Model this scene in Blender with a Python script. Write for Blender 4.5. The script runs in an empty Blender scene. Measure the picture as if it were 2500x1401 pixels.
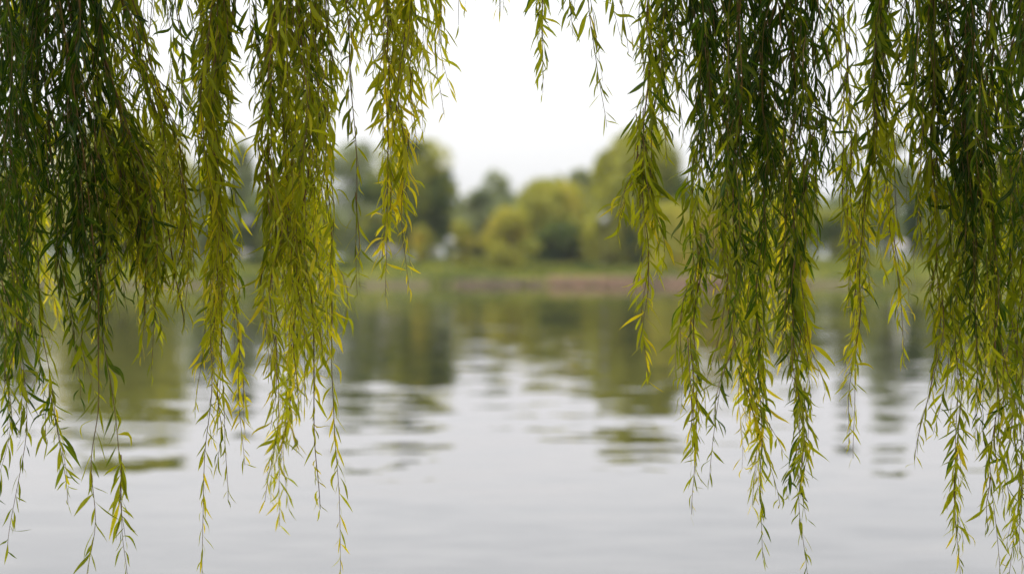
import bpy, math, random
import numpy as np
R = math.radians
rng = np.random.default_rng(11)
random.seed(5)
C = bpy.context.scene.collection
SC = bpy.context.scene

# ------------------------------------------------------------------ camera
H = 1.3
FPX = 85 / 36 * 2500
PITCH = 43.5 / FPX
cam_d = bpy.data.cameras.new('camera')
cam = bpy.data.objects.new('camera', cam_d)
C.objects.link(cam)
cam.location = (0, 0, H)
cam.rotation_euler = (R(90) - PITCH, 0, 0)
cam_d.lens = 85
cam_d.sensor_width = 36
cam_d.clip_end = 6000
cam_d.dof.use_dof = True
cam_d.dof.focus_distance = 6.0
cam_d.dof.aperture_fstop = 2.5
SC.camera = cam


def at(px, py, d):
    """point at depth d seen at the photograph's pixel (px, py)"""
    px = np.asarray(px, float); py = np.asarray(py, float); d = np.asarray(d, float)
    cx = (px - 1250) / FPX
    cz = -(py - 700.5) / FPX
    cp, sp = math.cos(PITCH), math.sin(PITCH)
    yy = cp + cz * sp
    zz = cz * cp - sp
    s = d / yy
    return np.stack([cx * s, d + 0 * cx, H + zz * s], -1)


# ------------------------------------------------------------------ helpers
def tag(o, label=None, cat=None, group=None, kind=None):
    if label: o['label'] = label
    if cat: o['category'] = cat
    if group: o['group'] = group
    if kind: o['kind'] = kind
    return o


def empty(name, loc=(0, 0, 0)):
    o = bpy.data.objects.new(name, None)
    C.objects.link(o)
    o.location = loc
    return o


def mesh_obj(name, verts, faces, mat, parent=None, smooth=True, attrs=None, base=None):
    verts = np.asarray(verts, np.float32).reshape(-1, 3)
    me = bpy.data.meshes.new(name)
    if base is not None:
        verts = verts - np.asarray(base, np.float32)
    if isinstance(faces, np.ndarray):
        k = faces.shape[1]
        me.vertices.add(len(verts)); me.vertices.foreach_set('co', verts.ravel())
        me.loops.add(faces.size); me.loops.foreach_set('vertex_index', faces.astype(np.int32).ravel())
        me.polygons.add(len(faces))
        me.polygons.foreach_set('loop_start', np.arange(0, faces.size, k, dtype=np.int32))
        me.update(calc_edges=True)
        me.validate()
    else:
        me.from_pydata([tuple(map(float, v)) for v in verts], [], faces)
    if smooth:
        me.polygons.foreach_set('use_smooth', np.ones(len(me.polygons), bool))
    if attrs:
        for k_, v in attrs.items():
            a = me.attributes.new(k_, 'FLOAT', 'POINT')
            a.data.foreach_set('value', np.asarray(v, np.float32))
    me.materials.append(mat)
    o = bpy.data.objects.new(name, me)
    C.objects.link(o)
    if parent is not None:
        o.parent = parent
    return o


class MB:
    """collects pieces into one mesh"""
    def __init__(s):
        s.v = []; s.f = []; s.n = 0

    def add(s, v, f):
        s.v += [tuple(map(float, p)) for p in v]
        s.f += [tuple(i + s.n for i in q) for q in f]
        s.n = len(s.v)

    def tube(s, pts, rad, seg=6, cap=True):
        pts = np.asarray(pts, float); n = len(pts)
        rad = np.broadcast_to(np.asarray(rad, float), (n,))
        t = np.gradient(pts, axis=0)
        t /= np.linalg.norm(t, axis=1)[:, None] + 1e-9
        ref = np.array([0.0, 1.0, 0.05]) if abs(t[0][2]) > .7 else np.array([0.03, 0.02, 1.0])
        a = np.cross(t, ref); a /= np.linalg.norm(a, axis=1)[:, None] + 1e-9
        b = np.cross(t, a)
        vs = []
        for i in range(n):
            for k in range(seg):
                th = 2 * math.pi * k / seg
                vs.append(pts[i] + rad[i] * (a[i] * math.cos(th) + b[i] * math.sin(th)))
        fs = [(i * seg + k, i * seg + (k + 1) % seg, (i + 1) * seg + (k + 1) % seg, (i + 1) * seg + k)
              for i in range(n - 1) for k in range(seg)]
        if cap:
            fs.append(tuple(range(seg))[::-1]); fs.append(tuple((n - 1) * seg + k for k in range(seg)))
        s.add(vs, fs)

    def box(s, x0, x1, y0, y1, z0, z1):
        v = [(x0, y0, z0), (x1, y0, z0), (x1, y1, z0), (x0, y1, z0), (x0, y0, z1), (x1, y0, z1), (x1, y1, z1), (x0, y1, z1)]
        s.add(v, [(3, 2, 1, 0), (4, 5, 6, 7), (0, 1, 5, 4), (1, 2, 6, 5), (2, 3, 7, 6), (3, 0, 4, 7)])

    def lathe(s, c, prof, seg=16):
        vs = []
        for r, z in prof:
            for k in range(seg):
                th = 2 * math.pi * k / seg
                vs.append((c[0] + r * math.cos(th), c[1] + r * math.sin(th), c[2] + z))
        n = len(prof)
        fs = [(i * seg + k, i * seg + (k + 1) % seg, (i + 1) * seg + (k + 1) % seg, (i + 1) * seg + k)
              for i in range(n - 1) for k in range(seg)]
        fs.append(tuple(range(seg))[::-1]); fs.append(tuple((n - 1) * seg + k for k in range(seg)))
        s.add(vs, fs)

    def build(s, name, mat, parent=None, base=None, smooth=False):
        return mesh_obj(name, s.v, s.f, mat, parent, smooth, base=base)


def smooth_noise(n, amp, step):
    """a smooth 1-D wobble with n samples"""
    k = max(4, int(n / step) + 4)
    c = rng.normal(0, amp, k)
    x = np.linspace(0, k - 3.001, n)
    i = x.astype(int); f = x - i
    f = f * f * (3 - 2 * f)
    return c[i] * (1 - f) + c[i + 1] * f


# ------------------------------------------------------------------ materials
def new_mat(name):
    m = bpy.data.materials.new(name)
    m.use_nodes = True
    nt = m.node_tree
    nt.nodes.clear()
    return m, nt, nt.nodes, nt.links


def leaf_material(name, stops, rough=.5, transl=.48, tboost=1.0, noise_scale=25.0, spec=.13, noise_amt=.25):
    m, nt, N, L = new_mat(name)
    out = N.new('ShaderNodeOutputMaterial')
    at_ = N.new('ShaderNodeAttribute'); at_.attribute_name = 'tone'
    rib = N.new('ShaderNodeAttribute'); rib.attribute_name = 'rib'
    geo = N.new('ShaderNodeNewGeometry')
    no = N.new('ShaderNodeTexNoise'); no.inputs['Scale'].default_value = noise_scale
    no.inputs['Detail'].default_value = 2
    L.new(geo.outputs['Position'], no.inputs['Vector'])
    ma = N.new('ShaderNodeMath'); ma.operation = 'MULTIPLY_ADD'
    L.new(no.outputs['Fac'], ma.inputs[0]); ma.inputs[1].default_value = noise_amt; ma.inputs[2].default_value = -noise_amt / 2
    ad = N.new('ShaderNodeMath'); ad.operation = 'ADD'
    L.new(at_.outputs['Fac'], ad.inputs[0]); L.new(ma.outputs[0], ad.inputs[1])
    cr = N.new('ShaderNodeValToRGB')
    el = cr.color_ramp.elements
    while len(el) < len(stops): el.new(.5)
    for e, (p, c) in zip(el, stops):
        e.position = p; e.color = (*c, 1)
    L.new(ad.outputs[0], cr.inputs[0])
    # paler midrib
    mx = N.new('ShaderNodeMix'); mx.data_type = 'RGBA'
    rp = N.new('ShaderNodeMath'); rp.operation = 'POWER'; rp.inputs[1].default_value = 5
    L.new(rib.outputs['Fac'], rp.inputs[0])
    rm = N.new('ShaderNodeMath'); rm.operation = 'MULTIPLY'; rm.inputs[1].default_value = .35
    L.new(rp.outputs[0], rm.inputs[0]); L.new(rm.outputs[0], mx.inputs['Factor'])
    L.new(cr.outputs[0], mx.inputs['A']); mx.inputs['B'].default_value = (.22, .21, .045, 1)
    p = N.new('ShaderNodeBsdfPrincipled')
    L.new(mx.outputs['Result'], p.inputs['Base Color'])
    p.inputs['Roughness'].default_value = rough
    p.inputs['Specular IOR Level'].default_value = spec
    tr = N.new('ShaderNodeBsdfTranslucent')
    tc = N.new('ShaderNodeMix'); tc.data_type = 'RGBA'; tc.blend_type = 'MULTIPLY'; tc.inputs['Factor'].default_value = 1
    L.new(mx.outputs['Result'], tc.inputs['A']); tc.inputs['B'].default_value = (1.15 * tboost, 1.1 * tboost, .45 * tboost, 1)
    L.new(tc.outputs['Result'], tr.inputs['Color'])
    ms = N.new('ShaderNodeMixShader'); ms.inputs[0].default_value = transl
    L.new(p.outputs[0], ms.inputs[1]); L.new(tr.outputs[0], ms.inputs[2])
    L.new(ms.outputs[0], out.inputs['Surface'])
    return m


def plain(name, col, rough=.8, noise=0.3, scale=6.0, bump=0.0, spec=.3, col2=None):
    m, nt, N, L = new_mat(name)
    out = N.new('ShaderNodeOutputMaterial')
    p = N.new('ShaderNodeBsdfPrincipled')
    geo = N.new('ShaderNodeNewGeometry')
    no = N.new('ShaderNodeTexNoise'); no.inputs['Scale'].default_value = scale; no.inputs['Detail'].default_value = 5
    L.new(geo.outputs['Position'], no.inputs['Vector'])
    mx = N.new('ShaderNodeMix'); mx.data_type = 'RGBA'
    cr = N.new('ShaderNodeMapRange'); cr.inputs[1].default_value = .3; cr.inputs[2].default_value = .7
    L.new(no.outputs['Fac'], cr.inputs[0]); L.new(cr.outputs[0], mx.inputs['Factor'])
    c2 = col2 if col2 else tuple(c * (1 - noise) for c in col)
    mx.inputs['A'].default_value = (*c2, 1); mx.inputs['B'].default_value = (*[min(1, c * (1 + (0 if col2 else noise * .5))) for c in col], 1)
    L.new(mx.outputs['Result'], p.inputs['Base Color'])
    p.inputs['Roughness'].default_value = rough
    p.inputs['Specular IOR Level'].default_value = spec
    if bump:
        b = N.new('ShaderNodeBump'); b.inputs['Strength'].default_value = bump; b.inputs['Distance'].default_value = .02
        L.new(no.outputs['Fac'], b.inputs['Height']); L.new(b.outputs[0], p.inputs['Normal'])
    L.new(p.outputs[0], out.inputs['Surface'])
    return m


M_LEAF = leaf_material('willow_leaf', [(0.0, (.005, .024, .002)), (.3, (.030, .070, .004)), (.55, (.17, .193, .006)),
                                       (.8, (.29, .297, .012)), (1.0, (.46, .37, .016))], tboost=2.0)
M_STEM = plain('willow_twig', (.20, .085, .025), rough=.6, noise=.5, scale=40, col2=(.09, .08, .018))
M_BARK = plain('willow_bark', (.13, .10, .07), rough=.9, noise=.5, scale=12, bump=.8)
M_TRUNK = plain('far_bark', (.07, .06, .045), rough=.9, noise=.4, scale=3)


# ------------------------------------------------------------------ leaves
NS = 7


def leaves(P, D, Lg, W, bend, curl, tone, simple=False):
    """P base points, D start directions; returns verts, faces, attrs of curved lanceolate folded leaves"""
    n = len(P)
    ns = 4 if simple else NS
    u = np.linspace(0, 1, ns)
    D = D / np.linalg.norm(D, axis=1)[:, None]
    side = np.cross(D, rng.normal(size=(n, 3))); side /= np.linalg.norm(side, axis=1)[:, None]
    down = np.array([0, 0, -1.0])
    cen = np.zeros((n, ns, 3)); dirs = np.zeros((n, ns, 3))
    ph = rng.uniform(0, 6.28, n); wv = rng.normal(0, .46, n)
    cur = P.copy()
    for k in range(ns):
        d = D + down * (bend * u[k])[:, None] + side * (curl * (u[k]) + wv * np.sin(ph + 4.5 * u[k]))[:, None]
        d /= np.linalg.norm(d, axis=1)[:, None]
        dirs[:, k] = d
        if k: cur = cur + d * (Lg / (ns - 1))[:, None]
        cen[:, k] = cur
    # blade plane
    ref = np.cross(dirs, rng.normal(size=(n, 1, 3)) + np.zeros((1, ns, 1)))
    w0 = ref[:, :1]
    tw = rng.normal(0, .7, n)
    wd = w0 - dirs * (w0 * dirs).sum(-1, keepdims=True)
    wd /= np.linalg.norm(wd, axis=-1, keepdims=True) + 1e-9
    nn = np.cross(dirs, wd)
    a = (tw[:, None] * u[None])[..., None]
    wv2 = wd * np.cos(a) + nn * np.sin(a)
    nv2 = np.cross(dirs, wv2)
    prof = np.interp(u, [0, .07, .3, .5, .75, .93, 1], [.06, .2, .88, 1.0, .66, .2, .02])
    hw = W[:, None] * .5 * prof[None]
    fold = rng.uniform(.1, .55, n)
    Lft = cen - wv2 * hw[..., None] + nv2 * (hw * fold[:, None])[..., None]
    Rgt = cen + wv2 * hw[..., None] + nv2 * (hw * fold[:, None])[..., None]
    V = np.stack([Lft, cen, Rgt], 2).reshape(-1, 3)
    base = np.arange(n)[:, None, None] * ns * 3
    k = np.arange(ns - 1)[None, :, None] * 3
    j = np.arange(2)[None, None, :]
    i0 = base + k + j
    F = np.stack([i0, i0 + 1, i0 + 4, i0 + 3], -1).reshape(-1, 4)
    T = np.repeat(tone, ns * 3)
    rib = np.tile(np.array([0, 1, 0.]), n * ns)
    return V, F, T, rib


class Foliage:
    def __init__(s): s.P = []; s.D = []; s.L = []; s.W = []; s.B = []; s.Cu = []; s.T = []

    def add(s, P, D, L, W, B, Cu, T):
        s.P.append(P); s.D.append(D); s.L.append(L); s.W.append(W); s.B.append(B); s.Cu.append(Cu); s.T.append(T)

    def build(s, name, mat, parent, base, simple=False):
        c = [np.concatenate(x) for x in (s.P, s.D, s.L, s.W, s.B, s.Cu, s.T)]
        V, F, T, rib = leaves(*c, simple=simple)
        global NLEAF
        NLEAF += len(c[0])
        return mesh_obj(name, V, F, mat, parent, True, {'tone': T, 'rib': rib}, base=base)


NLEAF = 0
WBASE = (-2.6, -1.6, .45)
willow = empty('weeping_willow', WBASE)
tag(willow, 'large weeping willow whose leafy branches hang down in the foreground over the lake', 'tree')


def dress(fol, pts, s0, s1, tone0, tone1, sc, spacing=.0160, lmul=1.0, bare=0.0, size0=.95):
    """put alternate drooping leaves along the polyline pts (world) between arc fractions s0..s1"""
    seg = np.linalg.norm(np.diff(pts, axis=0), axis=1)
    arc = np.concatenate([[0], np.cumsum(seg)])
    tot = arc[-1]
    n = int((s1 - s0) * tot / spacing)
    if n < 3: n = 3
    s = (np.linspace(s0, s1, n) + rng.uniform(-.45, .45, n) * (s1 - s0) / n).clip(0, 1) * tot
    if bare: 
        keep = rng.uniform(size=n) > bare
        keep[-6:] = True
        s = s[keep]; n = len(s)
    P = np.stack([np.interp(s, arc, pts[:, k]) for k in range(3)], 1)
    T = np.stack([np.interp(np.minimum(s + .02, tot), arc, pts[:, k]) for k in range(3)], 1) - \
        np.stack([np.interp(np.maximum(s - .02, 0), arc, pts[:, k]) for k in range(3)], 1)
    T /= np.linalg.norm(T, axis=1)[:, None] + 1e-9
    az = np.arange(n) * 2.4 + rng.normal(0, .5, n) + rng.uniform(0, 6.28)
    out = np.stack([np.cos(az), np.sin(az), 0 * az], 1)
    ang = rng.normal(.57, .22, n).clip(.1, 1.25)
    q = s / tot
    D = T * np.cos(ang)[:, None] + out * np.sin(ang)[:, None]
    size = np.interp(q, [0, .55, .85, 1], [size0, 1.0, .82, .52]) * rng.uniform(.5, 1.18, n)
    Lg = .084 * size * lmul * sc
    W = Lg * rng.uniform(.09, .15, n) * np.interp(q, [0, .7, 1], [1, 1, .85])
    bend = rng.uniform(-.15, 1.35, n)
    curl = rng.normal(0, .55, n)
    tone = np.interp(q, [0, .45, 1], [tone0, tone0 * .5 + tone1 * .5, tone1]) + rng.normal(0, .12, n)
    # some leaves of the season already turned
    tone = np.where(rng.uniform(size=n) < .04, tone + .22, tone).clip(.02, .97)
    # older wood higher up has lost some of its leaves
    k = rng.uniform(size=n) < np.interp(P[:, 2], [1.25, 1.6, 2.1, 2.15], [1, .85, .76, .85])
    fol.add(P[k], D[k], Lg[k], W[k], bend[k], curl[k], tone[k])


def clump(pts, d=6.0, w=30, n=8, tone=(.35, .7), top=-430, dd=.12, tips=260, minlen=260, spacing=.0160, bare=0.,
          lmul=1.0, w0=None, label=None, startmin=None, tsig=.10, stem=1.0, slant=0., ext_on=True, topfrac=.45, y0lim=None):
    """one hanging branch: a main stem along pts (photo pixels x,y at depth d) and n twigs hanging along it"""
    if tone[0] < .06: tone = (tone[0] - .04, tone[1] - .1)  # darkest branches: leaf shade put into a still lower leaf tone
    pts = np.asarray(pts, float)
    ytop = min(top, pts[0, 1]); 
    px = np.concatenate([[pts[0, 0]], pts[:, 0]]); py = np.concatenate([[ytop - 1], pts[:, 1] if pts[0, 1] > ytop else pts[:, 1] + .01])
    yend = py[-1]
    sc = 1.0
    mpp = d / FPX
    w0 = w if w0 is None else w0
    wood = MB(); fol = Foliage()

    def xat(y): return np.interp(y, py, px)
    # main stem
    m = max(8, int((yend - ytop) / 28))
    ys = np.linspace(ytop, yend, m)
    xs = xat(ys)
    xs = np.convolve(np.pad(xs, 3, 'edge'), np.ones(7) / 7, 'valid') + smooth_noise(m, 7, 6) + smooth_noise(m, 9, 14)
    ds = d + smooth_noise(m, .02, 6)
    main = at(xs, ys, ds)
    # the stem runs on up to the limb it hangs from
    me = max(4, int((ytop + 1000) / 90))
    ye = np.linspace(-1000, ytop - 12, me)
    ext = at(xs[0] - slant * (ytop - ye) + smooth_noise(me, 5, 3) * ((ytop - ye) / 400).clip(0, 1), ye, ds[0] + 0 * ye)
    if not ext_on: ext = main[:1] + np.linspace(.02, .002, me)[:, None] * np.array([0, 0, 1.0])
    full = np.concatenate([ext, main])
    wood.tube(full, np.concatenate([np.linspace(.0036 if ytop < 0 else .0018, .0024 if ytop < 0 else .0017, me), np.linspace(.0024 if ytop < 0 else .0017, .0006, m)]) * stem, 5)
    if ytop < 0: dress(fol, ext, .0, 1.0, tone[0], tone[0], sc, spacing * 1.6, lmul, 0)
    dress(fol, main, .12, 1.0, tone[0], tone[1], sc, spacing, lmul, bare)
    n = int(round(n * 1.04))
    for i in range(n):
        if i < n * topfrac:
            ya = ytop + 2; hang = False
        else:
            lo = max(ytop, -170) if startmin is None else startmin
            ya = rng.uniform(lo, max(lo + 10, yend - minlen * 1.1)); hang = True
        if y0lim is not None: ya = max(ya, y0lim)
        yb = min(yend - abs(rng.normal(0, tips)) - 20, ya + rng.uniform(.8, 3.2) * minlen + (600 if not hang else 0))
        if yb - ya < minlen * .7: yb = min(ya + minlen * .8, yend - 5)
        if yb - ya < 80: continue
        m2 = max(7, int((yb - ya) / 30))
        y = np.linspace(ya, yb, m2)
        tt = (y - ytop) / (yend - ytop)
        ww = w0 + (w - w0) * tt.clip(0, 1)
        o = max(-1.5, min(1.5, rng.normal(0, .85)))
        if hang and i % 3 == 0:      # ragged sprays leaning out to the side
            o *= 1.8; yb = ya + (yb - ya) * .6; m2 = max(7, int((yb - ya) / 30)); y = np.linspace(ya, yb, m2)
            tt = (y - ytop) / (yend - ytop); ww = w0 + (w - w0) * tt.clip(0, 1)
        e = ((y - ya) / 170).clip(0, 1); e = e * e * (3 - 2 * e)
        if not hang: e = ((y - ya) / 110).clip(0, 1); e = e * e * (3 - 2 * e)
        x = np.interp(y, ys, xs) + o * ww * e + smooth_noise(m2, 9, 6)
        dz = rng.normal(0, dd)
        dep = np.interp(y, ys, ds) + dz * e + smooth_noise(m2, .015, 5)
        tw = at(x, y, dep)
        wood.tube(tw, np.linspace(.0015, .0004, m2), 4)
        t0 = tone[0] + rng.normal(0, tsig); t1 = tone[1] + rng.normal(0, tsig)
        yt = max(ytop, -160); f0 = (ya - yt) / (yend - yt)
        ta = t0 + (t1 - t0) * max(0, f0) * .8
        tb = t0 + (t1 - t0) * min(1, (yb - yt) / (yend - yt) + .15)
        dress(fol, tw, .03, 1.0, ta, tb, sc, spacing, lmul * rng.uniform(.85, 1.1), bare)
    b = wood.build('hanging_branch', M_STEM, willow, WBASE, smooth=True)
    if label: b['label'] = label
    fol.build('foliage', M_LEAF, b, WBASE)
    return b


# ------------------------------------------------------------------ the hanging branches of the photograph
DK = (.05, .45); MD = (.22, .62); LT = (.45, .8); YL = (.6, .9)
B = clump
# far left mass
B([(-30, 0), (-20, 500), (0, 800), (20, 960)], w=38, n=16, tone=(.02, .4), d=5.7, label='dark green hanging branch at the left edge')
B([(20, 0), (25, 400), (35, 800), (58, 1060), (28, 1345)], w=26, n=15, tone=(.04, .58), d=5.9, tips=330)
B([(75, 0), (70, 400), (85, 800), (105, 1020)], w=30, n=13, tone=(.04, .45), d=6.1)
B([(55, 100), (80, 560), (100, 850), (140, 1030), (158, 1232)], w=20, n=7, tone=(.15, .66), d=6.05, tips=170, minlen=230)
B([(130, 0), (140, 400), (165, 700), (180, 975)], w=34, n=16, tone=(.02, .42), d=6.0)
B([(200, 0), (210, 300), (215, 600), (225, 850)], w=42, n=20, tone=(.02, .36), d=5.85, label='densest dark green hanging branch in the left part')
B([(120, 380), (110, 560), (150, 800)], w=34, n=8, tone=(.6, .85), d=6.8, top=250, slant=.3)
B([(40, -40), (50, 420), (50, 760), (30, 1060)], w=34, n=12, startmin=200, tone=(.2, .6), d=6.3, tips=200)
B([(250, 120), (262, 520), (270, 700), (262, 820)], w=44, n=12, startmin=300, tone=(.25, .7), d=6.35, tips=100)
B([(160, -50), (235, 400), (262, 760), (268, 900), (285, 1080), (297, 1200), (300, 1440)], w=16, n=8, tone=(.1, .62), d=5.8, tips=330, minlen=220, label='long thin hanging branch reaching the bottom edge')
B([(240, 780), (246, 960), (243, 1120), (240, 1250), (228, 1420)], w=4, n=0, slant=.12, tone=(.45, .7), d=5.75, top=700, bare=.3, lmul=1.15)
# slanting branch and the curtain under it
B([(215, -20), (260, 130), (320, 330), (340, 520), (345, 770)], w=30, n=13, stem=2.2, tone=(.12, .55), d=5.95, tips=180)
B([(270, -20), (350, 190), (380, 260), (415, 380), (430, 560), (440, 800)], w=26, n=10, stem=2.2, tone=(.2, .66), d=6.1, tips=170)
B([(130, -60), (205, 160), (265, 330), (295, 420), (310, 560), (330, 740)], w=36, n=19, topfrac=.05, startmin=150, tone=(.26, .6), d=6.0, minlen=220)
B([(190, -60), (270, 170), (330, 330), (365, 420), (385, 560), (385, 915)], w=32, n=18, topfrac=.05, startmin=200, tone=(.28, .68), d=6.05, tips=240, minlen=220)
B([(170, 0), (250, 250), (300, 420), (330, 560), (350, 700), (355, 790)], w=58, n=15, topfrac=.05, startmin=280, tone=(.5, .85), d=6.5, minlen=200)
B([(310, -60), (380, 180), (420, 330), (445, 430), (455, 600), (455, 800)], w=18, n=11, topfrac=.05, startmin=200, tone=(.32, .72), d=5.95, minlen=220)
# open upper part
B([(345, -40), (350, 100), (345, 260)], w=22, n=4, tone=(.4, .7), d=6.3, spacing=.024, minlen=150, tips=80)
B([(290, -40), (300, 120), (290, 300)], w=22, n=6, tone=(.22, .55), d=6.2, spacing=.02, minlen=150, tips=80)
B([(430, -40), (435, 150), (425, 330), (440, 430)], w=22, n=7, tone=(.25, .6), d=6.2, spacing=.02, tips=120, minlen=160)
# second column
B([(515, -40), (508, 250), (520, 500), (515, 750), (505, 1000), (500, 1200), (512, 1420)], w=24, n=16, tone=(.38, .8), d=6.0, tips=420, label='yellowish hanging branch ending in a nearly bare twig')
B([(480, -40), (500, 300), (515, 700), (490, 1000)], w=18, n=7, tone=(.4, .88), d=6.15, tips=120)
B([(560, -40), (552, 120), (556, 300)], w=14, n=8, tone=(.18, .5), d=6.0, tips=70, minlen=180)
B([(538, -40), (530, 400), (546, 800), (558, 1000), (555, 1218)], w=13, n=9, tone=(.42, .82), d=5.9, tips=300)
B([(535, 260), (545, 500), (572, 700), (590, 880), (600, 1000), (622, 1135)], w=12, n=5, startmin=560, tone=(.5, .86), d=6.2, tips=80, minlen=200)
# third column, the big bright one
B([(672, -40), (672, 260), (670, 500), (670, 760), (690, 960), (640, 1225)], w=15, n=14, tone=(.42, .82), d=5.9, tips=330)
B([(700, -40), (690, 260), (700, 520), (710, 760), (700, 980)], w=24, n=18, stem=1.7, tone=(.42, .78), d=6.0, tips=170, label='broad bright green hanging branch left of the open water')
B([(735, -40), (750, 260), (745, 520), (760, 760), (760, 1000), (768, 1242)], w=24, n=17, stem=1.6, tone=(.36, .82), d=5.95, tips=320)
B([(710, 500), (720, 780), (700, 1050), (682, 1285)], w=16, n=8, tone=(.55, .85), d=6.5, top=380, tips=200)
B([(700, 250), (740, 500), (750, 800), (730, 1020)], w=50, n=12, tone=(.55, .85), d=6.6, top=150, tips=200)
B([(770, 40), (790, 330), (800, 640), (812, 860), (826, 1100), (832, 1395)], w=12, n=7, tone=(.45, .9), d=6.1, tips=330, minlen=230, label='thin yellow hanging branch beside the open water')
B([(635, -40), (640, 100), (650, 240)], w=16, n=6, tone=(.25, .5), d=6.1, tips=60, minlen=150, spacing=.02)
B([(800, -40), (810, 120), (812, 345)], w=18, n=8, tone=(.32, .6), d=6.15, tips=90, minlen=170)
B([(860, -40), (862, 180), (872, 450), (868, 640), (888, 722)], w=8, n=2, tone=(.3, .66), d=6.0, tips=60, spacing=.026, minlen=200, bare=.15)
B([(870, -60), (850, 60), (845, 190)], w=24, n=8, tone=(.38, .62), d=6.2, tips=60, minlen=140)
B([(905, -60), (900, 60), (905, 170)], w=18, n=5, tone=(.4, .7), d=6.2, tips=60, minlen=130)
# fourth column
B([(935, -40), (938, 180), (945, 380), (935, 540), (940, 725)], w=19, n=12, tone=(.5, .88), d=6.0, tips=220, minlen=220)
B([(985, 150), (965, 330), (975, 520), (1005, 700)], w=15, n=8, tone=(.55, .92), d=6.05, top=-430, tips=170, minlen=220)
B([(985, -60), (1000, 120), (1010, 365)], w=24, n=12, tone=(.55, .85), d=6.0, tips=130, minlen=170)
B([(1045, -60), (1060, 90), (1075, 280)], w=15, n=7, tone=(.55, .85), d=6.1, tips=90, minlen=150, spacing=.022)
B([(1128, -120), (1130, 62)], w=6, n=1, tone=(.5, .7), d=6.0, spacing=.03, minlen=120, tips=20)
B([(1205, -120), (1215, 50)], w=18, n=2, tone=(.5, .7), d=6.2, spacing=.034, minlen=120, tips=20)
# short ones hanging over the sky
B([(1335, -100), (1332, 80), (1328, 228)], w=9, n=5, tone=(.36, .66), d=6.0, tips=60, minlen=170, label='short hanging branch against the white sky')
B([(1370, -120), (1385, 88)], w=8, n=2, tone=(.4, .66), d=6.0, tips=30, minlen=150)
B([(1430, -120), (1448, 60), (1462, 180), (1490, 312)], w=5, n=1, tone=(.36, .66), d=6.0, tips=90, minlen=150)
B([(1500, -120), (1508, 20), (1522, 130)], w=8, n=2, tone=(.4, .66), d=6.05, tips=50, minlen=130, spacing=.022)
# the single strand right of the opening
B([(1605, -60), (1585, 160), (1572, 350), (1565, 560), (1568, 740), (1590, 930)], w=12, n=11, tone=(.25, .85), d=5.9, tips=260, minlen=260, lmul=1.08, label='single long hanging branch right of the opening')
B([(1625, -60), (1612, 160), (1620, 300), (1632, 390)], w=12, n=6, tone=(.2, .6), d=6.0, tips=110, minlen=180)
B([(1570, 380), (1545, 450), (1510, 570)], w=7, n=3, ext_on=False, tone=(.5, .8), d=5.9, top=375, tips=40, minlen=130)
B([(1570, 380), (1590, 440), (1605, 545)], w=7, n=3, ext_on=False, tone=(.4, .75), d=5.92, top=375, tips=40, minlen=130)
B([(1655, -60), (1650, 160), (1660, 350)], w=20, n=9, tone=(.1, .5), d=6.0, tips=90, minlen=180)
# right dark mass
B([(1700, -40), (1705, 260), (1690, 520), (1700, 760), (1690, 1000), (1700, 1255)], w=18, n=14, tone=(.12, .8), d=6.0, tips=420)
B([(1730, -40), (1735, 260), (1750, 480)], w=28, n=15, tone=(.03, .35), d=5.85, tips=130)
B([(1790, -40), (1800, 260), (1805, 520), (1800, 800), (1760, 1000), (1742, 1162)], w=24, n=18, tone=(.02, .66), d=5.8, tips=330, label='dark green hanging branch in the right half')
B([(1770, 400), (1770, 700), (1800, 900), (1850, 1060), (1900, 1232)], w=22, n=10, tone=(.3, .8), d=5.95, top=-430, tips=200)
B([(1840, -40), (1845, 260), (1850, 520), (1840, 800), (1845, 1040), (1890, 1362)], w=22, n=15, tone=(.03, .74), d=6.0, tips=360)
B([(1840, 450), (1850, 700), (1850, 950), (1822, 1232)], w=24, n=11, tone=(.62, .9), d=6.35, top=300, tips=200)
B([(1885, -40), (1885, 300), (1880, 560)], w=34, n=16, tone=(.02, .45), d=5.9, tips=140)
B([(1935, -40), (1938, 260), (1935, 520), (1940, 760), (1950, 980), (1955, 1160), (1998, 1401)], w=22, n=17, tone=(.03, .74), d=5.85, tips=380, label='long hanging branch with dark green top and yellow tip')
B([(1965, -40), (1970, 200), (1985, 420), (2005, 620)], w=24, n=14, tone=(.03, .6), d=6.0, tips=140)
B([(1970, 500), (1975, 800), (1985, 1010)], w=14, n=6, tone=(.35, .75), d=6.15, top=380, tips=120)
B([(1900, 350), (1920, 600), (1920, 880)], w=40, n=8, tone=(.6, .85), d=6.6, top=250, tips=150)
# sparser right column
B([(2055, -40), (2062, 200), (2066, 420), (2068, 600), (2070, 820), (2088, 1118)], w=17, n=9, tone=(.35, .82), d=6.15, tips=300, spacing=.022)
B([(2020, -60), (2035, 60), (2030, 200)], w=22, n=6, tone=(.2, .5), d=6.2, tips=60, minlen=140, spacing=.024)
B([(2130, -40), (2145, 200), (2130, 420), (2105, 650), (2095, 880), (2062, 1082)], w=19, n=12, tone=(.2, .8), d=6.0, tips=330)
B([(2160, 60), (2170, 300), (2160, 520), (2190, 720), (2200, 882)], w=18, n=8, tone=(.35, .82), d=6.1, top=-430, tips=140, minlen=220)
B([(2165, -40), (2180, 100), (2185, 230)], w=20, n=8, tone=(.15, .45), d=6.4, tips=60, minlen=150)
B([(2215, -40), (2225, 150), (2215, 400)], w=14, n=4, tone=(.35, .65), d=6.2, tips=90, minlen=180, spacing=.024)
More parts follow.
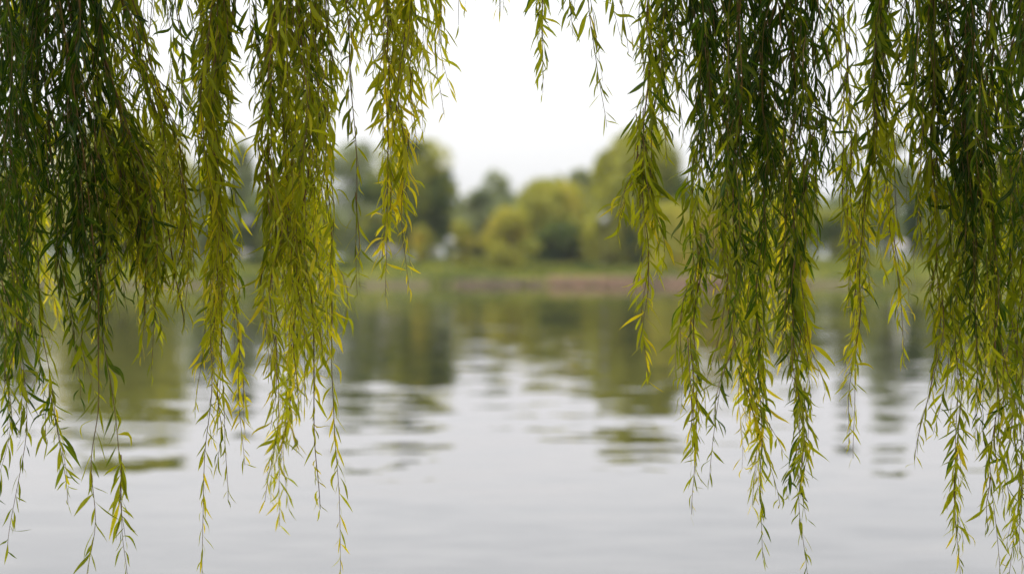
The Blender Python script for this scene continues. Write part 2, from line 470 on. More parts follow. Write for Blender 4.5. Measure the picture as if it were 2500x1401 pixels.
# far right mass
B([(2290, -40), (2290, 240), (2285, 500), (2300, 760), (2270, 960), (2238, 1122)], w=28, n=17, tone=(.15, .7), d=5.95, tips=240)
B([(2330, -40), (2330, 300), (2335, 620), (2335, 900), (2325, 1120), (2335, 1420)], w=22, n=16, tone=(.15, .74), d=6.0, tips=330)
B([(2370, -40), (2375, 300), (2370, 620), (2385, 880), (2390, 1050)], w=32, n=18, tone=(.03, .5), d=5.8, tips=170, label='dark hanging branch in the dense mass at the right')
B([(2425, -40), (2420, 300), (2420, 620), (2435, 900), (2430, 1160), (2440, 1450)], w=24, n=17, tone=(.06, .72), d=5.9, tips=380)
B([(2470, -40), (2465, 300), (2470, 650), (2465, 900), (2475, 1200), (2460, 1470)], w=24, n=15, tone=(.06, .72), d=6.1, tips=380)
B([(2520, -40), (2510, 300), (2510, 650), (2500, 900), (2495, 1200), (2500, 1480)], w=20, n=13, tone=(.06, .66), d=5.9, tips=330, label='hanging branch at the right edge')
B([(2255, -40), (2250, 160), (2250, 420), (2260, 640)], w=18, n=9, tone=(.2, .55), d=6.1, tips=140)
B([(2440, 250), (2440, 560), (2400, 820), (2380, 1100)], w=40, n=9, tone=(.4, .7), d=6.5, top=100, tips=200)


# trunk, limbs and the upper crown (above and behind the picture, crown leaves added to shade the hanging branches)
def arc3(a, b, lift, n=14, wob=.05):
    a = np.array(a, float); b = np.array(b, float)
    t = np.linspace(0, 1, n)[:, None]
    p = a * (1 - t) + b * t
    p[:, 2] += lift * np.sin(t[:, 0] * math.pi)
    p[1:-1] += rng.normal(0, wob, (n - 2, 3))
    return p


tr = MB()
tz = np.linspace(0, 3.6, 12)
tr.tube(np.stack([WBASE[0] + .12 * np.sin(tz), WBASE[1] + .15 * tz / 3, WBASE[2] - .2 + tz], 1), np.interp(tz, [0, .4, 3.6], [.62, .42, .30]), 14)
tr.build('trunk', M_BARK, willow, WBASE, smooth=True)
tt = (WBASE[0] - .05, WBASE[1] + .18, 3.75)
for b_, l_ in (((-1.3, 6.0, 3.3), 1.0), ((1.2, 6.0, 3.4), 1.4), ((-3.5, 5, 3.5), .8), ((3.0, 5.4, 3.3), 1.6), ((2.5, 0, 4.2), 1.0), ((-5, -1, 4), .8)):
    lm = MB(); pth = arc3(tt, b_, l_)
    lm.tube(pth, np.linspace(.17, .03, len(pth)), 8)
    lm.build('limb', M_BARK, willow, WBASE, smooth=True)
for x0, x1, y_, z_ in ((-2.6, -.2, 6.0, 3.0), (-.6, .35, 6.05, 3.15), (.2, 1.6, 5.95, 3.05), (1.0, 2.8, 6.0, 3.0)):
    lm = MB(); pth = arc3((x0, y_, z_), (x1, y_ + .1, z_ - .15), .35, 12, .03)
    lm.tube(pth, np.linspace(.03, .012, len(pth)), 6)
    lm.build('limb', M_BARK, willow, WBASE, smooth=True)
shade_fol = Foliage()
n = 80000
P = np.stack([rng.uniform(-6, 6, n), rng.uniform(-3, 7.2, n), rng.uniform(2.55, 5.2, n)], 1)
gap = (P[:, 0] > -.35) & (P[:, 0] < .55) & (P[:, 1] > 3.0)
lump = np.sin(P[:, 0] * 2.1 + 1) * np.sin(P[:, 1] * 1.7) + .5 * np.sin(P[:, 0] * 4.3 + P[:, 2] * 3)
keep = (~gap) & (lump > -.75)
P = P[keep]; n = len(P)
shade_fol.add(P, np.stack([rng.normal(0, .5, n), rng.normal(0, .5, n), -np.ones(n)], 1), rng.uniform(.10, .16, n), rng.uniform(.014, .022, n),
       rng.uniform(0, .8, n), rng.normal(0, .3, n), rng.uniform(.1, .5, n))
# unseen ring of leaves added behind and beside the camera to darken leaf fronts
n = 75000
a = rng.uniform(0, 2 * math.pi, n)
rr = rng.normal(7.3, .45, n)
P = np.stack([WBASE[0] + rr * np.cos(a), WBASE[1] + rr * np.sin(a), rng.uniform(.9, 5.0, n)], 1)
front = (P[:, 1] > 1.2) & (P[:, 0] > -6) & (P[:, 0] < 4.9)
P = P[~front]; n = len(P)
shade_fol.add(P, np.stack([rng.normal(0, .25, n), rng.normal(0, .25, n), -np.ones(n)], 1), rng.uniform(.16, .24, n), rng.uniform(.03, .045, n),
       rng.uniform(0, .8, n), rng.normal(0, .3, n), rng.uniform(.1, .5, n))
# the leafy curtain goes on to both sides of the picture
srcs = [c for c in willow.children if c.name.startswith('hanging_branch')]
full = [c for c in srcs if min(v[2] for v in c.bound_box) + WBASE[2] < 1.15]
for sgn in (-1, 1):
    for i in range(12):
        x = sgn * (1.50 + i * .145 + rng.uniform(-.04, .04))
        y = 6.0 - max(0, abs(x) - 2.0) ** 1.5 * .45 + rng.normal(0, .12)
        q = full[int(rng.integers(0, len(full)))]
        cx = sum(v[0] for v in q.bound_box) / 8 + WBASE[0]
        cp = q.copy(); C.objects.link(cp); cp.parent = willow
        if 'label' in cp.keys(): del cp['label']
        cp.location = (x - cx, y - 6.0, rng.uniform(-.1, .12))
        for ch in list(q.children):
            cc = ch.copy(); C.objects.link(cc); cc.parent = cp
shade_fol.build('crown', M_LEAF, willow, WBASE, simple=True)  # overhead leaves and ring, both out of view, added for their shade

# ------------------------------------------------------------------ ground, lake
SH = 190.0     # far shore


def shore(x):
    return SH + 1.6 * np.sin(x * .11) + 1.2 * np.sin(x * .31 + 1) + .8 * np.sin(x * .83) + 10 * (np.abs(x) / 120) ** 2


def height(x, y):
    f = y - shore(x)
    far = np.interp(f, [-30, -3, 0, .8, 3.5, 12, 22, 60, 400], [-2.5, -.5, 0, .55, .85, 1.45, 2.05, 2.3, 4.0])
    near = np.interp(y, [2.0, 3.4, 5.2, 9], [.45, .38, -.25, -2.5])
    return np.where(f > -30, far, near) 


xs = np.concatenate([np.linspace(-3000, -160, 18), np.linspace(-150, 150, 151), np.linspace(160, 3000, 18)])
ys = np.concatenate([np.linspace(-200, -2, 10), np.linspace(0, 10, 21), np.linspace(14, 176, 12), np.linspace(178, 222, 89), np.linspace(226, 300, 30), np.geomspace(320, 4500, 16)])
gx, gy = np.meshgrid(xs, ys)
gz = height(gx, gy) + .06 * np.sin(gx * .9) * np.sin(gy * .7) * (gy > shore(gx) + 2)
V = np.stack([gx, gy, gz], -1).reshape(-1, 3)
nx = len(xs); ny = len(ys)
ii = (np.arange(ny - 1)[:, None] * nx + np.arange(nx - 1)[None]).ravel()
F = np.stack([ii, ii + 1, ii + nx + 1, ii + nx], 1)


def ground_mat():
    m, nt, N, L = new_mat('bank_ground')
    out = N.new('ShaderNodeOutputMaterial'); p = N.new('ShaderNodeBsdfPrincipled')
    geo = N.new('ShaderNodeNewGeometry')
    n1 = N.new('ShaderNodeTexNoise'); n1.inputs['Scale'].default_value = .25; n1.inputs['Detail'].default_value = 6
    L.new(geo.outputs['Position'], n1.inputs['Vector'])
    cr = N.new('ShaderNodeValToRGB'); e = cr.color_ramp.elements
    e[0].position = .35; e[0].color = (.075, .095, .022, 1); e[1].position = .65; e[1].color = (.135, .13, .045, 1)
    L.new(n1.outputs['Fac'], cr.inputs[0])
    sep = N.new('ShaderNodeSeparateXYZ'); L.new(geo.outputs['Position'], sep.inputs[0])
    mr = N.new('ShaderNodeMapRange'); mr.inputs[1].default_value = .38; mr.inputs[2].default_value = .62
    n2 = N.new('ShaderNodeMath'); n2.operation = 'MULTIPLY_ADD'; n2.inputs[1].default_value = .4
    L.new(n1.outputs['Fac'], n2.inputs[0]); L.new(sep.outputs['Z'], n2.inputs[2])
    L.new(n2.outputs[0], mr.inputs[0])
    mx = N.new('ShaderNodeMix'); mx.data_type = 'RGBA'
    mx.inputs['A'].default_value = (.10, .082, .045, 1)
    L.new(mr.outputs[0], mx.inputs['Factor']); L.new(cr.outputs[0], mx.inputs['B'])
    L.new(mx.outputs['Result'], p.inputs['Base Color']); p.inputs['Roughness'].default_value = .95
    p.inputs['Specular IOR Level'].default_value = .1
    L.new(p.outputs[0], out.inputs['Surface'])
    return m


tag(mesh_obj('ground', V, F, ground_mat(), smooth=True), kind='structure')


def water_mat():
    m, nt, N, L = new_mat('lake_water')
    out = N.new('ShaderNodeOutputMaterial'); p = N.new('ShaderNodeBsdfPrincipled')
    geo = N.new('ShaderNodeNewGeometry')

    def wave(sx, sy, scale, amp, detail, off):
        mp = N.new('ShaderNodeMapping'); mp.inputs['Scale'].default_value = (sx, sy, 1); mp.inputs['Location'].default_value = (off, off * .7, 0)
        L.new(geo.outputs['Position'], mp.inputs['Vector'])
        no = N.new('ShaderNodeTexNoise'); no.inputs['Scale'].default_value = scale; no.inputs['Detail'].default_value = detail
        no.inputs['Roughness'].default_value = .5
        L.new(mp.outputs[0], no.inputs['Vector'])
        sb = N.new('ShaderNodeVectorMath'); sb.operation = 'SUBTRACT'; sb.inputs[1].default_value = (.5, .5, .5)
        L.new(no.outputs['Color'], sb.inputs[0])
        sc = N.new('ShaderNodeVectorMath'); sc.operation = 'MULTIPLY'; sc.inputs[1].default_value = (amp * .5, amp, 0)
        L.new(sb.outputs[0], sc.inputs[0])
        return sc
    w1 = wave(.7, 1, 2.0, WAVE[0], 3.2, 3)
    w2 = wave(.8, 1, 3.0, WAVE[1], 2, 17)
    w3 = wave(.3, .6, .12, WAVE[2], 1, 41)
    # calm and ruffled patches of the surface
    pt = N.new('ShaderNodeTexNoise'); pt.inputs['Scale'].default_value = .09; pt.inputs['Detail'].default_value = 2
    L.new(geo.outputs['Position'], pt.inputs['Vector'])
    pr = N.new('ShaderNodeMapRange'); pr.inputs[1].default_value = .35; pr.inputs[2].default_value = .65; pr.inputs[3].default_value = .6; pr.inputs[4].default_value = 1.4
    L.new(pt.outputs['Fac'], pr.inputs[0])
    a0 = N.new('ShaderNodeVectorMath'); a0.operation = 'ADD'; L.new(w1.outputs[0], a0.inputs[0]); L.new(w2.outputs[0], a0.inputs[1])
    a1 = N.new('ShaderNodeVectorMath'); a1.operation = 'SCALE'; L.new(a0.outputs[0], a1.inputs[0]); L.new(pr.outputs[0], a1.inputs['Scale'])
    a2 = N.new('ShaderNodeVectorMath'); a2.operation = 'ADD'; L.new(a1.outputs[0], a2.inputs[0]); L.new(w3.outputs[0], a2.inputs[1])
    a3 = N.new('ShaderNodeVectorMath'); a3.operation = 'ADD'; L.new(a2.outputs[0], a3.inputs[0]); a3.inputs[1].default_value = (0, 0, 1)
    nm = N.new('ShaderNodeVectorMath'); nm.operation = 'NORMALIZE'; L.new(a3.outputs[0], nm.inputs[0])
    gl = N.new('ShaderNodeBsdfGlossy'); gl.inputs['Roughness'].default_value = .0; gl.inputs['Color'].default_value = (.985, .965, 1.0, 1)
    L.new(nm.outputs[0], gl.inputs['Normal'])
    df = N.new('ShaderNodeBsdfDiffuse'); df.inputs['Color'].default_value = (.022, .024, .006, 1)
    fr = N.new('ShaderNodeFresnel'); fr.inputs['IOR'].default_value = 1.44
    L.new(nm.outputs[0], fr.inputs['Normal'])
    ms = N.new('ShaderNodeMixShader'); L.new(fr.outputs[0], ms.inputs[0]); L.new(df.outputs[0], ms.inputs[1]); L.new(gl.outputs[0], ms.inputs[2])
    L.new(ms.outputs[0], out.inputs['Surface'])
    return m


WAVE = (.060, .030, .02)
wy = np.array([4.0, 60, 130, 260.0]); wx = np.array([-900.0, -300, 0, 300, 900])
gx, gy = np.meshgrid(wx, wy)
V = np.stack([gx, gy, 0 * gx], -1).reshape(-1, 3)
V[:, 2] = 0
ii = (np.arange(3)[:, None] * 5 + np.arange(4)[None]).ravel()
F = np.stack([ii, ii + 1, ii + 6, ii + 5], 1)
tag(mesh_obj('water', V, F, water_mat(), smooth=False), kind='structure')

# ------------------------------------------------------------------ far trees
M_FAR = leaf_material('far_leaf', [(0.0, (.025, .06, .015)), (.3, (.09, .125, .027)), (.55, (.31, .32, .055)),
                                   (.8, (.40, .375, .055)), (1.0, (.50, .40, .055))], rough=.6, transl=.35, noise_scale=.5, spec=.15, noise_amt=.35, tboost=1.2)
M_FARG = leaf_material('far_leaf_grey', [(0.0, (.09, .12, .06)), (.5, (.22, .26, .13)), (1.0, (.36, .38, .20))], rough=.6,
                       transl=.3, noise_scale=.5, spec=.15, noise_amt=.3)
GX = lambda x, y: float(height(np.array(x), np.array(y)))


def far_tree(px, D, top, wpx, label, cat='tree', name='tree', tone=.5, kind='round', n=5000, low=.12, leaf=.42, mat=None,
             trunk=True, group=None, tonevar=.16, density=1.0, lobes=16, basey=None):
    """a tree whose crown top is seen at photo pixel (px, top) and whose crown is wpx wide"""
    x, _, ztop = at(px, top, D)
    zb = GX(x, D)
    Wd = wpx / FPX * D * 1.13
    h = ztop - zb
    root = empty(name, (x, D, zb))
    tag(root, label, cat, group)
    z0 = low * h
    cen = []; rad = []
    zs = 1.5 if kind in ('willow', 'poplar') else .85
    for i in range(lobes):
        # lobes spread through the crown volume
        q = rng.uniform(0, 1) ** .8
        if kind == 'round': prof = math.sin(math.pi * (q * .86 + .12)) ** .6
        elif kind == 'willow': prof = (1 - q ** 2.3) ** .5
        elif kind == 'poplar': prof = math.sin(math.pi * (q * .9 + .08)) ** .8
        else: prof = (1 - q) ** .8
        rr = Wd / 2 * prof * rng.uniform(.35, .85)
        a = rng.uniform(0, 6.28)
        lr = Wd * (.17 if kind == 'willow' else (.2 if kind != 'poplar' else .28)) * rng.uniform(.7, 1.25)
        cen.append((rr * math.cos(a) * (1 - lr / Wd), rr * math.sin(a), min(z0 + q * (h - z0), h - lr * zs * rng.uniform(.9, 1.15))))
        rad.append(lr)
    cen = np.array(cen); rad = np.array(rad)
    k = rng.integers(0, lobes, n)
    v = rng.normal(size=(n, 3)); v /= np.linalg.norm(v, axis=1)[:, None]
    r = rng.uniform(.25, 1, n) ** .45
    P = cen[k] + v * (rad[k] * r)[:, None] * np.array([1, 1, zs])
    P[:, 2] = np.where(P[:, 2] > h, h - rng.uniform(0, .08, n) * h, P[:, 2])
    P[:, 2] = np.maximum(P[:, 2], z0 * rng.uniform(.7, 1.2, n))
    holes = np.sin(P[:, 0] * 1.9 + px) * np.sin(P[:, 2] * 1.6 + px * .3) * np.sin(P[:, 1] * 1.7)
    P = P[holes > -.62 * density]; k = k[holes > -.62 * density]
    n = len(P)
    droop = 1.0 if kind == 'willow' else .15
    Dr = rng.normal(size=(n, 3)) * np.array([1, 1, .7]) * (.35 if kind == 'willow' else 1) + np.array([0, 0, -droop])
    lobe_tone = rng.normal(0, tonevar, lobes)
    tn = tone + lobe_tone[k] + rng.normal(0, .08, n)
    L_ = leaf * rng.uniform(.6, 1.5, n) * (2.0 if kind == 'willow' else 1.1)
    W_ = leaf * rng.uniform(.5, 1.0, n)
    V, F, T, rib = leaves(P, Dr, L_, W_, rng.uniform(0, .5, n), rng.normal(0, .4, n), tn.clip(.02, 1), simple=True)
    mesh_obj('crown', V, F, mat or M_FAR, root, True, {'tone': T, 'rib': rib * 0})
    if trunk:
        t = MB()
        zt = np.linspace(-.15, h * .72, 9)
        r0 = max(.12, h * .022)
        t.tube(np.stack([.12 * np.sin(zt * .6), .1 * np.cos(zt * .5), zt], 1), np.interp(zt / h, [0, .05, .72], [r0 * 1.4, r0, r0 * .25]), 8)
        for j in range(7):
            z = rng.uniform(.22, .6) * h; c = cen[rng.integers(0, lobes)]
            c = c * np.array([.8, .8, 1])
            p = np.array([(0.12 * math.sin(z * .6), 0, z), (c[0] * .45, c[1] * .45, (z + max(c[2], z + .3)) / 2 + .2), (c[0], c[1], max(c[2], z + .6))])
            t.tube(p, [r0 * .45, r0 * .25, r0 * .08], 5)
        t.build('trunk', M_TRUNK, root, smooth=True)
    return root


FT = far_tree
FT(300, 206, 285, 400, 'big olive green weeping willow on the far bank behind the left curtain of branches', name='willow_tree', tone=.5, kind='willow', n=13000, lobes=34, low=.06)
FT(30, 222, 400, 190, 'dull green tree on the far bank at the left edge', tone=.42, n=4500)
FT(500, 236, 400, 90, 'narrow grey green tree beside the big left willow', tone=.4, kind='poplar', n=3500, mat=M_FARG)
FT(588, 240, 345, 62, 'slim grey poplar seen in the gap between two hanging curtains', name='poplar_tree', tone=.45, kind='poplar', n=3000, mat=M_FARG)
FT(620, 232, 505, 120, 'low dark green tree at the foot of the slim grey poplar', tone=.2, n=3500, low=.04)
FT(740, 228, 470, 200, 'dark green broad tree behind the bright left curtain', tone=.3, n=5000, low=.05)
FT(865, 236, 345, 170, 'thin grey green tree left of the dark round topped tree', tone=.5, n=3600, mat=M_FARG, density=.6, lobes=20)
FT(1022, 214, 338, 195, 'tall dark green tree with a rounded top left of the sky opening', tone=.32, n=8000, lobes=30, low=.1, tonevar=.14)
FT(935, 222, 420, 130, 'dark green tree touching the left side of the tall round topped tree', tone=.3, n=4500, mat=M_FAR, low=.08)
FT(1026, 202, 552, 52, 'small light green cone shaped tree in front of the tall dark tree', tone=.7, kind='cone', n=1800, low=.03, leaf=.3)
FT(1127, 204, 540, 62, 'small round light green bush beside the tall dark tree', name='bush', cat='bush', tone=.68, n=2200, low=.03, leaf=.3)
FT(1180, 232, 462, 160, 'brownish grey green tree in the low middle of the tree line', tone=.5, n=5000, mat=M_FARG, low=.05)
FT(1212, 246, 412, 85, 'lone treetop rising above the low middle of the tree line', tone=.52, n=1500, mat=M_FARG, low=.2, density=.5, kind='poplar')
FT(1340, 224, 428, 225, 'broad light olive willow in the middle of the far bank', name='willow_tree', tone=.62, kind='willow', n=9000, lobes=26, low=.08)
FT(1245, 200, 510, 128, 'rounded yellow green bush with an orange tinge on the far bank', name='bush', cat='bush', tone=.76, n=6000, low=.06, leaf=.3, lobes=20)
FT(1375, 208, 540, 190, 'low dark green bush right of the yellow bush', name='bush', cat='bush', tone=.25, n=6500, low=.02, leaf=.34, lobes=22)
FT(1365, 246, 424, 60, 'small dark treetop showing over the broad middle willow', tone=.3, n=900, low=.2, density=.6, kind='poplar')
FT(1420, 246, 410, 95, 'thin grey tree left of the tallest willow', tone=.5, n=2200, mat=M_FARG, density=.5, low=.2)
FT(1562, 206, 306, 275, 'tallest olive green willow on the far bank right of the sky opening', name='willow_tree', tone=.56, kind='willow', n=14000, lobes=36, low=.07, tonevar=.14)
FT(1640, 199, 484, 165, 'round light olive bush at the right foot of the tallest willow', name='bush', cat='bush', tone=.74, n=5000, low=.03, leaf=.32, kind='willow')
FT(1775, 210, 430, 180, 'bright yellow green willow behind the dark right hanging branches', name='willow_tree', tone=.74, kind='willow', n=8000, lobes=24, low=.05)
FT(1930, 222, 440, 190, 'dull olive tree behind the right hanging branches', tone=.42, n=5500, low=.05)
FT(2065, 240, 365, 60, 'tree with a small dark top in the gap at the right', tone=.3, n=2200, mat=M_FARG, low=.2)
FT(2060, 214, 500, 150, 'olive green bushy tree below the small dark treetop', tone=.45, n=4500, low=.04)
FT(2170, 232, 330, 130, 'tall grey green tree in the gap at the right', tone=.5, n=4500, mat=M_FARG, lobes=22)
FT(2232, 218, 470, 46, 'narrow dark green tree in the right gap', tone=.2, kind='poplar', n=2200)
FT(2330, 226, 420, 230, 'broad green tree behind the far right hanging branches', tone=.4, n=6000, low=.05)
FT(2470, 234, 380, 170, 'green tree on the far bank at the right edge', tone=.36, n=5000, low=.05)

for px_, D_, top_, w_, t_, lab in (
        (1165, 199, 632, 50, .45, 'low olive shrub at the top of the brown stone bank'),
        (1440, 197, 640, 80, .40, 'low flat shrub on the reddish stone bank below the tallest willow'),
        (860, 200, 628, 90, .35, 'low dark shrub on the grass bank left of the tall round topped tree'),
        (2110, 200, 612, 110, .3, 'low dark hedge like shrub on the bank in the right gap'),
        (640, 201, 610, 70, .25, 'low dark shrub on the bank beside the leftmost globe lamp'),
        (1720, 198, 622, 90, .4, 'low olive shrub on the bank behind the dark right hanging branches')):
    FT(px_, D_, top_, w_, lab, name='shrub', cat='shrub', tone=t_, n=1500, low=.02, leaf=.22, trunk=False)

# far wood behind: one soft band of trees nobody could count
n = 16000
X = rng.uniform(-75, 75, n); Y = rng.uniform(262, 285, n)
hh = 6.2 + 1.4 * np.sin(X * .35) + .9 * np.sin(X * .9 + 2)
Z = 2.5 + rng.uniform(0, 1, n) ** .8 * hh
V, F, T, rib = leaves(np.stack([X, Y, Z], 1), rng.normal(size=(n, 3)), rng.uniform(.7, 1.3, n), rng.uniform(.5, .9, n), rng.uniform(0, .5, n), rng.normal(0, .4, n),
                      (.35 + .15 * np.sin(X * .3) + rng.normal(0, .1, n)).clip(.05, 1), simple=True)
tag(mesh_obj('far_wood', V, F, M_FARG, None, True, {'tone': T, 'rib': rib * 0}), 'grey green distant wood filling the gaps between the trees of the far bank', 'wood', kind='stuff')

# ------------------------------------------------------------------ bank: reddish stone edge
M_STONE = plain('reddish_stone', (.31, .185, .125), rough=.85, noise=.3, scale=.35, col2=(.13, .10, .055))
M_STONE2 = plain('brown_stone', (.17, .125, .085), rough=.9, noise=.3, scale=.8)


def stone_edge(x0, x1, mat, label, h):
    a = at(x0, 690, SH)[0]; b = at(x1, 690, SH)[0]
    y0 = float(shore(np.array((a + b) / 2)))
    root = empty('stone_embankment', ((a + b) / 2, y0, 0))
    tag(root, label, 'embankment')
    m = MB()
    x = a
    rows = 3
    for r in range(rows):
        x = a - rng.uniform(0, .5)
        while x < b:
            w = rng.uniform(.45, 1.1); hh_ = h / rows
            sy = float(shore(np.array(x))) - .5 + r * .28
            c = np.array([x + w / 2, sy, hh_ * (r + .45)])
            # irregular rounded block
            vs = []; seg = 8; ring = 5
            for i in range(ring):
                ph = math.pi * (i + .5) / ring
                for k in range(seg):
                    th = 2 * math.pi * k / seg
                    sx = np.sign(math.cos(th)) * abs(math.cos(th)) ** .6; syy = np.sign(math.sin(th)) * abs(math.sin(th)) ** .6
                    q = rng.uniform(.88, 1.08)
                    vs.append(c + np.array([sx * math.sin(ph) ** .5 * w * .52 * q, syy * math.sin(ph) ** .5 * .4 * q, math.cos(ph) * hh_ * .62 * q]))
            fs = [(i * seg + k, (i + 1) * seg + k, (i + 1) * seg + (k + 1) % seg, i * seg + (k + 1) % seg) for i in range(ring - 1) for k in range(seg)]
            fs += [tuple(range(seg)), tuple((ring - 1) * seg + k for k in range(seg))[::-1]]
            m.add(vs, fs)
            x += w * .98
    m.build('stone_blocks', mat, root, base=root.location, smooth=False)
    return root


stone_edge(1350, 1960, M_STONE, 'low embankment of reddish pink stones at the water below the tallest willow', .72)
stone_edge(1120, 1345, M_STONE2, 'low brown stone embankment at the water below the yellow bush', .45)

# grass tufts on the far bank, in places down to the water
n = 20000
X = rng.uniform(-48, 48, n); Y0 = shore(X) + rng.uniform(.5, 22, n)
edge = (np.arange(n) > 15500) & (np.sin(X * .9) + np.sin(X * .37 + 2) > .1)
Y0 = np.where(edge, shore(X) + rng.uniform(-.9, 1.2, n), Y0)
Z = height(X, Y0)
V, F, T, rib = leaves(np.stack([X, Y0, Z], 1), np.stack([rng.normal(0, .35, n), rng.normal(0, .35, n), np.ones(n)], 1), rng.uniform(.2, .55, n), rng.uniform(.10, .25, n),
                      rng.uniform(0, .5, n), rng.normal(0, .4, n), (.38 + .18 * np.sin(X * .4) * np.sin(Y0 * .5) + rng.normal(0, .12, n)).clip(.05, 1), simple=True)
tag(mesh_obj('bank_grass', V, F, M_FAR, None, True, {'tone': T, 'rib': rib * 0}), 'yellow green grass growing along the far bank', 'grass', kind='stuff')

# ------------------------------------------------------------------ small things of the park
M_WHITE = plain('white_paint', (.56, .55, .53), rough=.5, noise=.06)
M_GLOBE = plain('milk_glass', (.33, .33, .32), rough=.35, noise=.06)
M_ROOF = plain('pale_roof', (.46, .41, .39), rough=.6, noise=.1)
M_DARK = plain('dark_metal', (.05, .05, .05), rough=.5, noise=.1)
M_GLASS = plain('window_dark', (.06, .07, .08), rough=.15, noise=.1, spec=.6)


def lamp(px, py, D, label):
    x, _, z = at(px, py, D)
    zb = GX(x, D)
    root = empty('park_lamp', (x, D, zb)); tag(root, label, 'street lamp', 'white globe lamps in the park')
    h = z - zb
    m = MB(); m.lathe((0, 0, 0), [(.16, -.05), (.14, .25), (.07, .35), (.045, h * .6), (.04, h - .5), (.12, h - .44), (.12, h - .38)], 12)
    m.build('post', M_DARK, root, smooth=True)
    g = MB(); r = .36
    g.lathe((0, 0, h), [(r * math.sin(t), -r * math.cos(t)) for t in np.linspace(.15, 3.05, 10)], 18)
    g.build('lamp_globe', M_GLOBE, root, smooth=True)


lamp(605, 540, 203, 'tall white globe lamp in the gap left of the bright curtain')
lamp(1100, 590, 201, 'low white globe lamp beside the small round light green bush')
lamp(1475, 536, 200, 'white globe lamp in front of the tallest willow')


def kiosk(px, D, wpx, hpx, label, base_py):
    x = at(px, base_py, D)[0]
    zb = GX(x, D)
    w = wpx / FPX * D; h = hpx / FPX * D
    root = empty('kiosk', (x, D, zb)); tag(root, label, 'kiosk')
    m = MB(); m.box(-w / 2, w / 2, -.9, .9, -.1, h * .78); m.build('wall', M_WHITE, root)
    r = MB()
    r.add([(-w * .56, -1.1, h * .785), (w * .56, -1.1, h * .785), (w * .56, 1.1, h * .785), (-w * .56, 1.1, h * .785), (-w * .3, 0, h), (w * .3, 0, h)],
          [(3, 2, 1, 0), (0, 1, 5, 4), (1, 2, 5), (2, 3, 4, 5), (3, 0, 4)])
    r.build('roof', M_ROOF, root)
    d = MB(); d.box(-w * .12, w * .12, -.925, -.89, 0, h * .6); d.build('door', M_GLASS, root)


kiosk(955, 216, 62, 36, 'small white kiosk with a pale roof left of the tall dark tree', 640)
kiosk(1045, 219, 52, 34, 'small white kiosk partly behind the cone shaped tree', 640)
kiosk(700, 216, 60, 36, 'small white kiosk behind the bright left curtain', 640)
kiosk(602, 217, 34, 22, 'small pale kiosk below the leftmost globe lamp', 640)
kiosk(2195, 214, 34, 48, 'narrow whitish kiosk in the right gap', 640)

# ------------------------------------------------------------------ air
m_, nt, N, L = new_mat('haze_air')
out = N.new('ShaderNodeOutputMaterial'); pv = N.new('ShaderNodeVolumePrincipled')
pv.inputs['Density'].default_value = .00013
pv.inputs['Color'].default_value = (.92, .93, .95, 1)
pv.inputs['Anisotropy'].default_value = .2
L.new(pv.outputs[0], out.inputs['Volume'])
hz = MB(); hz.box(-3100, 3100, -250, 4600, -3.6, 24)
tag(hz.build('haze', m_), 'thin pale haze lying over the lake', 'haze', kind='stuff')

# ------------------------------------------------------------------ sky and light
EL, AZ = 55, -75      # the veiled sun stands high beyond the lake
w = bpy.data.worlds.new('World'); SC.world = w; w.use_nodes = True
nt = w.node_tree; N = nt.nodes; L = nt.links; N.clear()
out = N.new('ShaderNodeOutputWorld')
sky = N.new('ShaderNodeTexSky'); sky.sky_type = 'NISHITA'; sky.sun_disc = False
sky.sun_elevation = R(EL); sky.sun_rotation = R(AZ); sky.dust_density = 4; sky.ozone_density = 1
bg1 = N.new('ShaderNodeBackground'); bg1.inputs['Strength'].default_value = .05
L.new(sky.outputs[0], bg1.inputs['Color'])
tc = N.new('ShaderNodeTexCoord'); sp = N.new('ShaderNodeSeparateXYZ'); L.new(tc.outputs['Generated'], sp.inputs[0])
cr = N.new('ShaderNodeValToRGB'); e = cr.color_ramp.elements
e[0].position = 0; e[0].color = (.80, .82, .86, 1)
e[1].position = 1; e[1].color = (1.0, 1.0, 1.0, 1)
x_ = e.new(.07); x_.color = (.94, .94, .955, 1)
L.new(sp.outputs['Z'], cr.inputs[0])
no = N.new('ShaderNodeTexNoise'); no.inputs['Scale'].default_value = 2.2; no.inputs['Detail'].default_value = 3
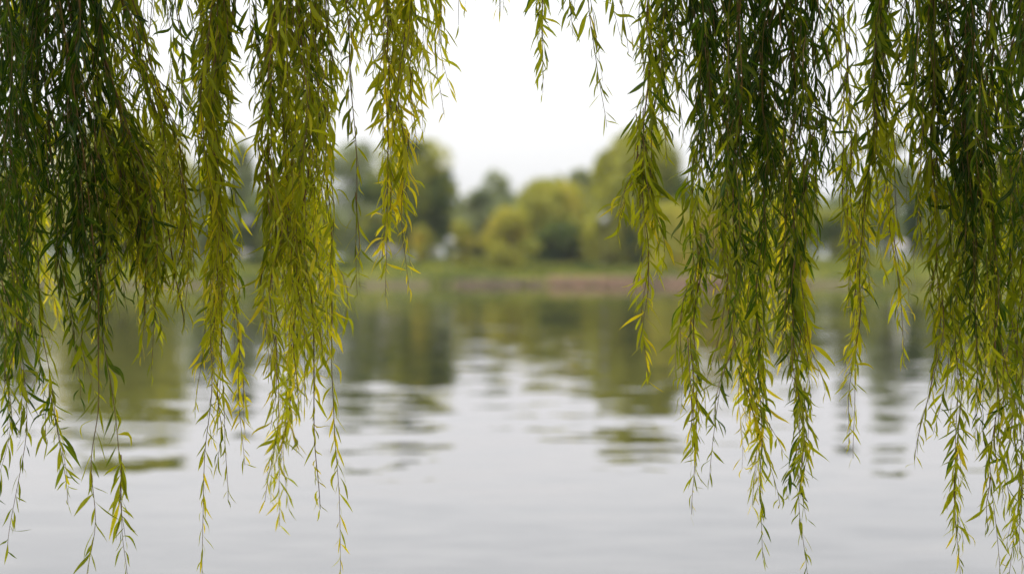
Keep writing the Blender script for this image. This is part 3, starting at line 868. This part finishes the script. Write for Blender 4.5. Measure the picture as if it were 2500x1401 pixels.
mp = N.new('ShaderNodeMapping'); mp.inputs['Scale'].default_value = (1, 1, 7)
L.new(tc.outputs['Generated'], mp.inputs[0]); L.new(mp.outputs[0], no.inputs['Vector'])
mr = N.new('ShaderNodeMapRange'); mr.inputs[1].default_value = .3; mr.inputs[2].default_value = .7; mr.inputs[3].default_value = .90; mr.inputs[4].default_value = 1.05
L.new(no.outputs['Fac'], mr.inputs[0])
# overcast: brighter towards the zenith
zr = N.new('ShaderNodeMapRange'); zr.inputs[1].default_value = .13; zr.inputs[2].default_value = .8; zr.inputs[3].default_value = 1.02; zr.inputs[4].default_value = 2.4
L.new(sp.outputs['Z'], zr.inputs[0])
mm = N.new('ShaderNodeMath'); mm.operation = 'MULTIPLY'; L.new(mr.outputs[0], mm.inputs[0]); L.new(zr.outputs[0], mm.inputs[1])
bg2 = N.new('ShaderNodeBackground'); L.new(cr.outputs[0], bg2.inputs['Color']); L.new(mm.outputs[0], bg2.inputs['Strength'])
ad = N.new('ShaderNodeAddShader'); L.new(bg1.outputs[0], ad.inputs[0]); L.new(bg2.outputs[0], ad.inputs[1])
L.new(ad.outputs[0], out.inputs['Surface'])
sd = bpy.data.lights.new('sun', 'SUN'); sd.energy = 1.5; sd.angle = R(14); sd.color = (1, .95, .86)
so = bpy.data.objects.new('sun', sd); C.objects.link(so)
from mathutils import Vector
az = R(AZ)
dirv = Vector((math.sin(az) * math.cos(R(EL)), math.cos(az) * math.cos(R(EL)), math.sin(R(EL))))
so.rotation_euler = (-dirv).to_track_quat('-Z', 'Y').to_euler()
so.location = (5, 20, 30)

SC.view_settings.view_transform = 'Standard'
SC.view_settings.look = 'None'
SC.view_settings.exposure = 0
SC.view_settings.gamma = 1
SC.cycles.use_denoising = True
SC.cycles.max_bounces = 6
SC.cycles.volume_bounces = 1
SC.cycles.diffuse_bounces = 3
SC.cycles.transmission_bounces = 4
SC.cycles.use_adaptive_sampling = True
SC.cycles.sample_clamp_indirect = 8
print('LEAVES', NLEAF)
